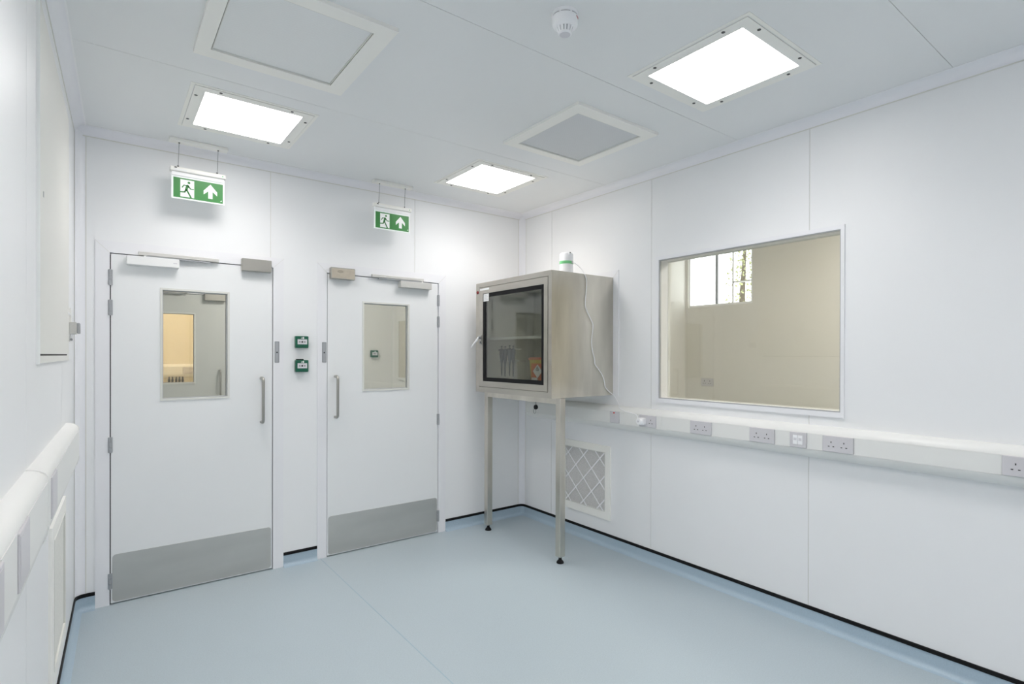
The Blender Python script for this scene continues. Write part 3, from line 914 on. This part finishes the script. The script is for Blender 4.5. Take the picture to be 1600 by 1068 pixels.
for k in range(3):
    a = math.radians(90 + 120 * k)
    cy, cz = -.768 + .009 * math.cos(a), 1.357 + .009 * math.sin(a)
    pts = [(xf - .0042, cy + .008 * math.cos(t * math.pi / 6), cz + .008 * math.sin(t * math.pi / 6)) for t in range(13)]
    m.tube(pts, .0022, 5)
m.build('biohazard_symbol', 'symbol', lab)
MB().box(xf - .003, xf + .003, -.765, -.695, 1.272, 1.292).build('text_strip', 'whitepaint', lab)
MB().box(xf - .001, xf + .005, -.895, -.852, 1.255, 1.400).build('green_label', 'bin_green', sb)

# ------------------------------------------------------------------ monitor on top with its cable and plug
AX, AY = -.36, -1.0
mon = thing('air_monitor', 'white cylindrical monitor with a green band on top of the steel cabinet', 'monitor', (AX, AY, CZ1))
MB().lathe((AX, AY, CZ1), [(.047, 0), (.050, .003), (.050, .080)], 36).build('lower_body', 'white', mon, smooth=True)
MB().lathe((AX, AY, CZ1), [(.0505, .080), (.0512, .082), (.0512, .100), (.0505, .102)], 36).build('green_band', 'lcd_green', mon, smooth=True)
MB().lathe((AX, AY, CZ1), [(.050, .102), (.050, .152), (.046, .159), (.036, .161)], 36).build('upper_body', 'white', mon, smooth=True)
MB().lathe((AX - .012, AY - .046, CZ1 + .145), [(.009, 0), (.009, .016), (.007, .018)], 12).build('top_nozzle', 'white', mon, smooth=True)
MB().box(AX - .017, AX - .006, AY - .0565, AY - .05, CZ1 + .157, CZ1 + .162).build('nozzle_slot', 'gap', mon)
MB().box(AX + .006, AX + .022, AY - .054, AY - .044, CZ1 + .083, CZ1 + .099, .003).build('socket_boss', 'alu_warm', mon)
cp = [(AX + .016, AY - .054, CZ1 + .09), (AX + .03, AY - .070, CZ1 + .078), (AX + .05, -1.105, CZ1 + .045), (-.312, -1.132, CZ1 + .008), (-.305, -1.141, 2.046), (-.286, -1.141, 1.996), (-.294, -1.141, 1.93), (-.305, -1.141, 1.833), (-.300, -1.143, 1.80), (-.228, -1.143, 1.700), (-.224, -1.143, 1.67), (-.239, -1.143, 1.590), (-.239, -1.143, 1.53), (-.225, -1.143, 1.48), (-.206, -1.143, 1.430), (-.209, -1.143, 1.40), (-.165, -1.143, 1.36), (-.120, -1.143, 1.310), (-.100, -1.143, 1.250), (-.099, -1.143, 1.225), (-.055, -1.143, 1.19), (-.010, -1.150, 1.162), (-.010, -1.180, 1.13), (-.012, -1.205, 1.094), (-.040, -1.225, 1.078), (-.060, -1.30, 1.056), (-.066, -1.38, 1.050), (-.078, -1.435, 1.043), (-.100, -1.462, 1.020)]
# smooth the polyline a little
def chaikin(p, n=2):
    p = [Vector(q) for q in p]
    for _ in range(n):
        q = [p[0]]
        for a, b in zip(p, p[1:]):
            q += [a * .75 + b * .25, a * .25 + b * .75]
        q.append(p[-1]); p = q
    return p
cb = MB().tube(chaikin(cp), .003, 8).build('power_cable', 'white', smooth=True)
tag(cb, 'thin white cable hanging down the side of the steel cabinet', 'cable')
pg = thing('plug_adapter', 'white plug adapter in the socket below the window corner', 'plug', (-.10, -1.487, .985))
MB().box(-.105, -.0635, -1.510, -1.462, .980, 1.028, .008, 3).build('plug_body', 'white', pg, smooth=True)
MB().lathe((-.105, -1.487, 1.005), [(.020, -.022), (.022, -.018), (.022, 0)], 24, axis=0).build('adapter_head', 'white', pg, smooth=True)
MB().box(-.1275, -.127, -1.494, -1.480, 1.000, 1.012).build('print_mark', 'label', pg)
MB().tube([(-.105, -1.470, 1.018), (-.102, -1.460, 1.026)], .0045, 8).build('cable_boot', 'white', pg)

# ------------------------------------------------------------------ dado trunking and outlets
def trunk_prof(zo=0.0, P=.060):
    pts = [(0, .912), (.016, .9125), (.032, .917), (.046, .928), (.055, .943), (.0595, .958), (.060, .9605),
           (.0585, .9615), (.0585, 1.0455), (.060, 1.0465), (.0585, 1.053), (.052, 1.066), (.041, 1.077), (.026, 1.084), (.010, 1.0868), (0, 1.0868)]
    return [(d, z + zo) for d, z in pts]
tr = thing('dado_trunking', 'long white dado trunking under the large window', 'trunking', (-.03, -3.1, .912))
MB().sweep([(0, -.13), (0, YF + .05)], trunk_prof()).build('trunk_body', 'trunk', tr, smooth=True)
for yy in (-.13,):
    MB().sweep([(0, yy + .004), (0, yy)], [(d * 1.03, z) for d, z in trunk_prof()]).build('end_cap', 'trunk', tr)
OUT = [(-1.253, -1.163), (-1.591, -1.447), (-2.022, -1.869), (-2.427, -2.277), (-2.604, -2.514), (-2.837, -2.687), (-3.563, -3.411)]
edges = [-.134] + [e for a, b in OUT for e in (b, a)] + [YF + .05]
for k in range(0, len(edges), 2):
    a, b = edges[k], edges[k + 1]
    segs = [(a, b)]
    if k == 4: segs = [(a, -1.634), (-1.640, b)]
    for (a, b) in segs:
        MB().box(-.0612, -.0580, a - .0015, b + .0015, .9625, 1.0445).build('lid', 'trunk', tr)

def outlet_holes(parent, y, z, x, tf=None, s=-1):
    m = MB(tf)
    def hole(yy, zz, w, h):
        m.box(x - .0006, x + .0004, yy - w, yy + w, zz - h, zz + h)
    hole(y, z + .0115, .0022, .0042)
    hole(y - .0115, z - .0110, .0040, .0021)
    hole(y + .0115, z - .0110, .0040, .0021)
    return m.build('pin_holes', 'gap', parent)
def socket(y0, y1, label, n=2, group='grey socket plates on the right-hand trunking'):
    z0, z1 = .9635, 1.0465
    root = thing('socket_outlet', label, 'socket', (-.063, (y0 + y1) / 2, z0), group)
    MB().box(-.0700, -.0585, y0, y1, z0, z1, .003, 2).build('plate', 'socket', root)
    yc = (y0 + y1) / 2
    for k in range(n):
        outlet_holes(root, yc + ((k - (n - 1) / 2) * .062 if n > 1 else 0), 1.003, -.0702)
    return root
socket(*OUT[1], 'double socket with the white plug adapter in it')
socket(*OUT[2], 'double socket right of the plug adapter, under the left part of the window')
socket(*OUT[3], 'double socket left of the data outlet')
socket(*OUT[5], 'double socket right of the data outlet')
socket(*OUT[6], 'double socket cut by the right edge of the picture')
sp = thing('fused_switch', 'grey fused switch plate with a red neon beside the steel cabinet', 'switch', (-.063, -1.208, .9635))
MB().box(-.0695, -.0585, -1.253, -1.163, .9635, 1.0495, .003, 2).build('plate', 'socket', sp)
MB().box(-.0725, -.0695, -1.216, -1.200, .992, 1.022, .002).build('rocker', 'socket', sp)
MB().lathe((-.0695, -1.207, 1.038), [(.005, -.003), (.006, 0)], 12, axis=0).build('neon', 'red', sp)
do = thing('data_outlet', 'grey data outlet plate with a white double insert', 'data outlet', (-.063, -2.559, .9635))
MB().box(-.0695, -.0585, -2.604, -2.514, .9635, 1.0465, .003, 2).build('plate', 'socket', do)
for s in (-1, 1):
    ins = MB().box(-.0725, -.0695, -2.559 + s * .0135 - .0125, -2.559 + s * .0135 + .0125, .981, 1.031, .0015).build('insert', 'white', do)
    MB().box(-.0732, -.0725, -2.559 + s * .0135 - .008, -2.559 + s * .0135 + .008, 1.002, 1.016).build('shutter', 'label', ins)

# left trunking (near the camera)
ZO = 0.034
tl = thing('dado_trunking', 'white dado trunking on the left wall', 'trunking', tuple(LT @ Vector((.03, -3.3, .905))))
LE = -.58
pr = [(0, .905), (.016, .906), (.030, .914), (.040, .930), (.046, .950), (.048, .966), (.0468, .967), (.0468, 1.098), (.048, 1.099),
      (.0465, 1.107), (.040, 1.118), (.029, 1.126), (.014, 1.131), (0, 1.132)]
MB(LT).sweep([(0, YF + .05), (0, LE)], pr).build('trunk_body', 'trunk', tl, smooth=True)
MB(LT).sweep([(0, LE - .004), (0, LE + .003)], [(d * 1.05, z) for d, z in pr]).build('end_cap', 'trunk', tl)
MB(LT).sweep([(0, -1.925), (0, -1.905)], [(d * 1.06, (z - 1.02) * 1.03 + 1.02) for d, z in pr]).build('joint_cover', 'trunk', tl, smooth=True)
LOUT = [(-1.85, -1.70), (-2.485, -2.335), (-2.82, -2.665), (-3.4, -3.25)]
edges = [LE] + [e for a, b in LOUT for e in (b, a)] + [YF + .05]
for k in range(0, len(edges), 2):
    a, b = edges[k], edges[k + 1]
    MB(LT).box(.0462, .0488, b + .0015, a - .0015, .969, 1.096).build('lid', 'trunk', tl)
lbls = ['grey outlet plate on the left trunking, farthest along past the joint ring', 'grey outlet plate on the left trunking, just before the joint ring', 'grey outlet plate cut by the left edge of the picture', 'grey outlet plate on the left trunking behind the camera']
for (a, b), lb in zip(LOUT, lbls):
    root = thing('outlet_plate', lb, 'outlet plate', tuple(LT @ Vector((.05, (a + b) / 2, .971))), 'outlet plates on the left-hand trunking')
    MB(LT).box(.0465, .0525, a, b, .971, 1.094, .002, 2).build('plate', 'socket', root)
    MB(LT).box(.0525, .0532, a + .008, b - .008, .979, 1.086).build('face_insert', 'socket', root)

# ------------------------------------------------------------------ low wall filter grilles
def wall_filter(tf, y0, y1, z0, z1, i, label, node, lattice=True):
    """built in a frame whose x points into the room"""
    root = thing('wall_filter', label, 'air vent', tuple(tf @ Vector((.005, (y0 + y1) / 2, z0))), 'low wall air filter grilles')
    ring_frame(MB(tf), 0, 0, .012, (y0, y1, z0, z1), i).build('frame', 'cream', root)
    m = MB(tf)
    ring_frame(m, 0, .001, .014, (i[0] - .001, i[1] + .001, i[2] - .001, i[3] + .001), (i[0] + .004, i[1] - .004, i[2] + .004, i[3] - .004))
    m.build('inner_lip', 'bead', root)
    n = 46
    m = MB(tf); vs = []; fs = []
    for k in range(2 * n + 1):
        y = i[0] + (i[1] - i[0]) * k / (2 * n)
        d = .0015 if k % 2 else .0075
        vs += [(d, y, i[2]), (d, y, i[3])]
    for k in range(2 * n): fs.append((2 * k, 2 * k + 2, 2 * k + 3, 2 * k + 1))
    tag(m.add(vs, fs).build('pleated_media', 'pleat' if lattice else 'pleat_cream', root), kind='stuff')
    ny, nz = node
    stp = .182
    w = .0048
    for fam in ((1, -1) if lattice else ()):
        for k in range(-4, 5):
            # line: (y-ny) - fam*(z-nz) = k*stp ; clip to inner rect
            pts = []
            c0 = ny + k * stp
            ta, tb = -1.0, 1.0   # parameter t = z-nz
            lo, hi = i[2] - nz, i[3] - nz
            ta, tb = max(ta, lo), min(tb, hi)
            # y = c0 + fam*t in [i0,i1]
            if fam == 1: ta, tb = max(ta, i[0] - c0), min(tb, i[1] - c0)
            else: ta, tb = max(ta, c0 - i[1]), min(tb, c0 - i[0])
            if tb - ta < .02: continue
            a = Vector((c0 + fam * ta, nz + ta)); b = Vector((c0 + fam * tb, nz + tb))
            t = (b - a).normalized(); s = Vector((-t.y, t.x)) * w
            MB(tf).prism([tuple(a + s), tuple(b + s), tuple(b - s), tuple(a - s)], 0, .0085 + (.001 if fam > 0 else 0), .0105 + (.001 if fam > 0 else 0)).build('lattice_bar', 'white', root)
    return root
RT = Matrix(((-1, 0, 0, 0), (0, 1, 0, 0), (0, 0, 1, 0), (0, 0, 0, 1)))
wall_filter(RT, -1.113, -.545, .202, .768, (-1.062, -.605, .262, .717), 'cream framed lattice air filter behind the steel cabinet leg', (-.822, .482))
wall_filter(LT, -1.34, -.755, .200, .818, (-1.28, -.815, .26, .758), 'cream framed air filter low on the left wall', (-1.05, .5), False)

# ------------------------------------------------------------------ hatch panel on the left wall
ht = thing('wall_hatch', 'tall cream access hatch high on the left wall', 'hatch', tuple(LT @ Vector((.006, -1.15, 1.43))))
hy0, hy1, hz0, hz1 = -1.690, -.52, 1.432, 2.600
MB(LT).box(0, .007, hy0, hy1, hz0, hz0 + .024).build('bottom_rail', 'hatch_cream', ht)
MB(LT).box(0, .007, hy0, hy1, hz0 + .030, hz1).build('hatch_door', 'hatch_cream', ht)
MB(LT).box(0, .002, hy0 + .03, hy1 - .03, hz0 + .024, hz0 + .030).build('bottom_gap', 'gap', ht)
MB(LT).box(.0, .010, hy0 - .006, hy0, hz0 - .004, hz1).build('lit_edge_strip', 'whitepaint', ht)  # white strip stands for the brightly lit side edge of the panel
MB(LT).box(.007, .0078, hy0 + .11, hy0 + .125, 1.985, 2.003).build('keyhole', 'strike_dark', ht)

# latch block near the corner on the left wall
lk = thing('door_holder', 'grey block door holder with white bracket on the left wall by the corner', 'door holder', tuple(LT @ Vector((.0, -.44, 1.52))))
MB(LT).box(0, .004, -.47, -.41, 1.525, 1.70, .001).build('backplate', 'cream', lk)
MB(LT).box(.004, .034, -.475, -.425, 1.562, 1.622, .003).build('body', 'alu_warm', lk)
MB(LT).box(.034, .046, -.468, -.405, 1.566, 1.618, .002).build('side_casing', 'strike', lk)
MB(LT).box(.002, .012, -.465, -.445, 1.622, 1.690).build('bracket_arm', 'cream', lk)
MB(LT).tube([(.006, -.46, 1.66), (.006, -.56, 1.66)], .006, 8).build('cross_pin', 'white', lk)
MB(LT).tube([(.012, -.455, 1.562), (.012, -.455, 1.528)], .007, 10).build('lower_pin', 'white', lk)
MB(LT).lathe((.012, -.463, 1.535), [(.006, -.004), (.006, .004)], 10, axis=1).build('pin_screw', 'strike_dark', lk)

# ------------------------------------------------------------------ large window in the right wall
wn = thing('window_1', 'large fixed window looking into the cream room next door', 'window', (0.02, -2.157, 1.137), kind='structure')
ring_frame(MB(), 0, -.009, .004, (-2.768, -1.538, 1.137, 2.149), WIN).build('window_frame', 'frame', wn)
ring_frame(MB(), 0, -.004, .012, (WIN[0] - .002, WIN[1] + .002, WIN[2] - .002, WIN[3] + .002), (WIN[0] + .006, WIN[1] - .006, WIN[2] + .006, WIN[3] - .006)).build('gasket', 'strike', wn)
ring_frame(MB(), 0, .012, .11, (WIN[0] - .002, WIN[1] + .002, WIN[2] - .002, WIN[3] + .002), (WIN[0] + .003, WIN[1] - .003, WIN[2] + .003, WIN[3] - .003)).build('reveal_lining', 'frame', wn)
MB().box(.006, .010, WIN[0] + .001, WIN[1] - .001, WIN[2] + .001, WIN[3] - .001).build('glass', 'glass_win', wn)
ring_frame(MB(), 0, .092, .118, (WIN[0] - .02, WIN[1] + .02, WIN[2] - .02, WIN[3] + .02), (WIN[0] + .005, WIN[1] - .005, WIN[2] + .005, WIN[3] - .005)).build('rear_frame', 'bead', wn)

# ------------------------------------------------------------------ the room next door
NX, NY0, NY1 = 2.0, -4.6, -0.335
nf = tag(MB().box(.1, NX + .1, NY0, NY1, -.1, 0).build('floor', 'floor'), 'blue floor of the cream room next door', 'floor', kind='structure')
tag(MB().box(.1, NX + .1, NY0, NY1, H, H + .1).build('ceiling', 'next_wall'), 'cream ceiling of the room next door', 'ceiling', kind='structure')
DW = (-1.116, -0.364, 1.985, 2.640)
m = MB()
for r in rects(NY0, NY1, 0, H, [DW]):
    m.box(NX, NX + .12, r[0], r[1], r[2], r[3])
tag(m.build('wall_far', 'next_wall'), 'cream far wall seen through the large window', 'wall', kind='structure')
tag(MB().box(.1, NX + .12, NY1, NY1 + .08, 0, H).build('wall_end', 'next_wall'), 'cream end wall of the room next door', 'wall', kind='structure')
tag(MB().box(.1, NX + .12, NY0 - .08, NY0, 0, H).build('wall_end', 'next_wall'), 'cream opposite end wall of the room next door', 'wall', kind='structure')
m = MB()
for r in rects(NY0, NY1, 0, H, [WIN, CABH]):
    m.box(.100, .112, r[0], r[1], r[2], r[3])
tag(m.build('wall_near', 'next_wall'), 'cream back face of the window wall', 'wall', kind='structure')
w2 = thing('window_2', 'bright high daylight window of the room next door', 'window', (NX, -.74, DW[2]), kind='structure')
ring_frame(MB(), 0, NX + .02, NX + .08, DW, (DW[0] + .025, DW[1] - .012, DW[2] + .022, DW[3] - .02)).build('window_frame', 'white', w2)
MB().box(NX + .03, NX + .06, -.698, -.684, DW[2] + .02, DW[3]).build('mullion', 'mullion', w2)
MB().box(NX + .035, NX + .065, -.889, -.873, DW[2], DW[3]).build('casement_bar', 'white', w2)
MB().box(NX + .035, NX + .065, DW[0] + .02, -.88, 2.210, 2.224).build('casement_bar', 'white', w2)
MB().box(NX + .046, NX + .05, DW[0] + .01, DW[1] - .005, DW[2] + .01, DW[3] - .01).build('pane', 'glass_clear', w2)
ns = thing('socket_outlet', 'small grey double socket on the cream wall behind the window', 'socket', (NX - .005, -.61, 1.142))
MB().box(NX - .009, NX, -.684, -.537, 1.142, 1.226, .003).build('plate', 'socket', ns)
for k in (-1, 1):
    m = MB(); yy = -.6105 + k * .033
    m.box(NX - .0098, NX - .009, yy - .003, yy + .003, 1.190, 1.202)
    m.box(NX - .0098, NX - .009, yy - .016, yy - .007, 1.168, 1.174)
    m.box(NX - .0098, NX - .009, yy + .007, yy + .016, 1.168, 1.174)
    m.build('pin_holes', 'gap', ns)
ceiling_light(.75, 1.35, -3.0, -2.4, 'added unseen ceiling panel brightening the room next door', 'diffuser_n', H, 'lights of the rooms beyond')  # unseen panel added to lift the room to its cream tone
# tree outside the daylight window
te = thing('tree', 'pale green tree outside the bright high window', 'tree', (6.2, 1.5, 0))
MB().tube([(6.2, 1.5, 0), (6.25, 1.52, 1.4), (6.15, 1.45, 2.6), (6.2, 1.42, 3.6)], [.10, .08, .05, .02], 10).build('trunk', 'bark', te, smooth=True)
rng = random.Random(3)
m = MB()
for k in range(1300):
    z = 1.6 + 2.2 * rng.random() ** 1.4
    rad = .62 * (1 - (z - 1.6) / 2.9)
    a = rng.random() * 2 * math.pi; q = rad * math.sqrt(rng.random())
    p = Vector((6.2 + q * math.cos(a), 1.42 + q * math.sin(a), z))
    n = Vector((rng.gauss(0, 1), rng.gauss(0, 1), rng.gauss(0, 1))).normalized()
    t = n.orthogonal().normalized(); b = n.cross(t)
    s = .02 + .018 * rng.random()
    m.add([p + t * s, p + b * s * .6, p - t * s, p - b * s * .6], [(0, 1, 2, 3)])
tag(m.build('foliage', 'leaf', te), kind='stuff')

# ------------------------------------------------------------------ corridor behind the doors
KX0, KX1, KY = -3.9, -0.30, 2.2
tag(MB().box(KX0, KX1 + .1, .12, KY + .1, -.1, 0).build('floor', 'floor'), 'blue floor of the corridor behind the doors', 'floor', kind='structure')
tag(MB().box(KX0, KX1 + .1, .1, KY + .1, H, H + .1).build('ceiling', 'corr_wall'), 'ceiling of the corridor behind the doors', 'ceiling', kind='structure')
D3 = (D1[0] + .06, D1[1] + .06)
m = MB()
for r in rects(KX0, KX1 + .1, 0, H, [(D3[0] - FW + .03, D3[1] + FW - .03, 0, LEAF_T + FW - .03)]):
    m.box(r[0], r[1], KY + .003, KY + .1, r[2], r[3])
tag(m.build('wall_corridor', 'corr_wall'), 'grey corridor wall seen through the door windows', 'wall', kind='structure')
tag(MB().box(KX1, KX1 + .1, .1, KY, 0, H).build('wall_corridor', 'corr_wall'), 'corridor end wall seen at the right of the right-hand door window', 'wall', kind='structure')
tag(MB().box(KX0 - .1, KX0, .1, KY, 0, H).build('wall_corridor', 'corr_wall'), 'corridor end wall out of view behind the left-hand door', 'wall', kind='structure')
m = MB()
for r in rects(KX0, KX1, 0, H, dh): m.box(r[0], r[1], .101, .109, r[2], r[3])
tag(m.build('wall_corridor', 'corr_wall'), 'corridor side of the door wall', 'wall', kind='structure')
d3, leaf3 = make_door(3, 'grey-looking corridor door with a glowing yellow window behind the left-hand door', D3[0], D3[1], KY, (W1[0] + .06, W1[1] + .06, W1[2], W1[3]), True, handle_x=-2.14, leaf_mat='door_dimmed')
front_parts(d3, leaf3, KY, (-2.9, -2.63, 1.99, 2.043), (-2.84, -2.42, 2.052, 2.074), (-2.275, -2.095, 1.995, 2.075), -2.06, 'alu', 'lock_steel', ((-2.8, -.03), (-2.46, -.018)))
call_point(-.535, 1.476, KY, 'green call point seen through the right-hand door window', False, 'green door release call points')
wp = thing('wall_panel', 'tan upright panel on the corridor end wall through the right-hand door window', 'panel', (KX1, 1.72, 1.2))
MB().box(KX1 - .008, KX1, 1.50, 2.0, 1.20, 1.86, .003).build('panel_face', mat('tan_panel', (.60, .575, .50), .5), wp)
ring_frame(MB(), 0, KX1 - .012, KX1, (1.47, 2.03, 1.17, 1.89), (1.50, 2.0, 1.20, 1.86)).build('panel_frame', 'bead', wp)
ceiling_light(-2.0, -1.4, .8, 1.4, 'lit ceiling panel in the corridor', 'diffuser_c', H, 'lights of the rooms beyond')

# ------------------------------------------------------------------ warm room beyond the corridor
YX0, YX1, YY0, YY1 = -3.9, -1.0, KY + .12, 4.1
tag(MB().box(YX0, YX1, YY0 - .02, YY1, -.1, 0).build('floor', 'floor'), 'floor of the warm-lit room beyond the corridor', 'floor', kind='structure')
tag(MB().box(YX0, YX1, YY0 - .02, YY1, H, H + .1).build('ceiling', 'warm_wall'), 'ceiling of the warm-lit room beyond the corridor', 'ceiling', kind='structure')
tag(MB().box(YX0, YX1, YY1, YY1 + .1, 0, H).build('wall_warm', 'warm_wall'), 'warm yellow wall seen through both doors', 'wall', kind='structure')
tag(MB().box(YX0 - .1, YX0, YY0 - .02, YY1, 0, H).build('wall_warm', 'warm_wall'), 'left side wall of the warm-lit room', 'wall', kind='structure')
tag(MB().box(YX1, YX1 + .1, YY0 - .02, YY1, 0, H).build('wall_warm', 'warm_wall'), 'right side wall of the warm-lit room', 'wall', kind='structure')
ceiling_light(-2.7, -2.1, 2.7, 3.3, 'lit ceiling panel in the warm room', 'diffuser_w', H, 'lights of the rooms beyond')
t3 = thing('dado_trunking', 'trunking on the warm yellow wall through both doors', 'trunking', (-2.4, YY1, 1.2))
MB().sweep([(YX0 + .05, YY1), (YX1 - .05, YY1)], [(d, z + .26) for d, z in trunk_prof()]).build('trunk_body', 'trunk', t3, smooth=True)
s3 = thing('socket_outlet', 'tiny socket on the trunking of the warm room', 'socket', (-2.2, YY1 - .065, 1.225))
MB().box(-2.275, -2.145, YY1 - .07, YY1 - .0585, 1.225, 1.305, .003).build('plate', 'socket', s3)
MB().box(-2.245, -2.175, YY1 - .0706, YY1 - .07, 1.26, 1.27).build('pin_holes', 'label', s3)
bn = thing('bench', 'pale bench below the trunking in the warm room', 'bench', (-2.45, YY1 - .3, 0))
MB().box(-3.4, -1.5, YY1 - .6, YY1 - .01, .88, .92, .005).build('worktop', 'trunk', bn)
for x in (-3.3, -1.6):
    for y in (YY1 - .55, YY1 - .05):
        MB().box(x - .02, x + .02, y - .02, y + .02, 0, .88).build('leg', 'alu', bn)
rk = thing('pipette_rack', 'white rack holding dark pipettes in the warm room', 'rack', (-2.36, YY1 - .18, .92))
MB().box(-2.48, -2.20, YY1 - .20, YY1 - .08, .92, .94, .003).build('base', 'trunk', rk)
MB().box(-2.48, -2.20, YY1 - .12, YY1 - .10, .94, 1.10).build('upright', 'trunk', rk)
words = ['leftmost', 'second from left', 'middle', 'second from right', 'rightmost']
for k in range(5):
    x = -2.425 + k * .034 + (0.006 if k > 1 else 0)
    pz = 1.0
    p = thing('pipette', 'tiny dark pipette in the warm room, %s of five' % words[k], 'pipette', (x, YY1 - .14, 1.07), 'dark pipettes in the warm room')
    MB().lathe((x, YY1 - .14, 0), [(.006, 1.075), (.012, 1.10), (.013, 1.15), (.008, 1.165), (.006, 1.19)], 10).build('handle', 'pip_dark', p, smooth=True)
    MB().lathe((x, YY1 - .14, 0), [(.003, .98), (.006, 1.075)], 8).build('shaft', 'pip_dark', p, smooth=True)
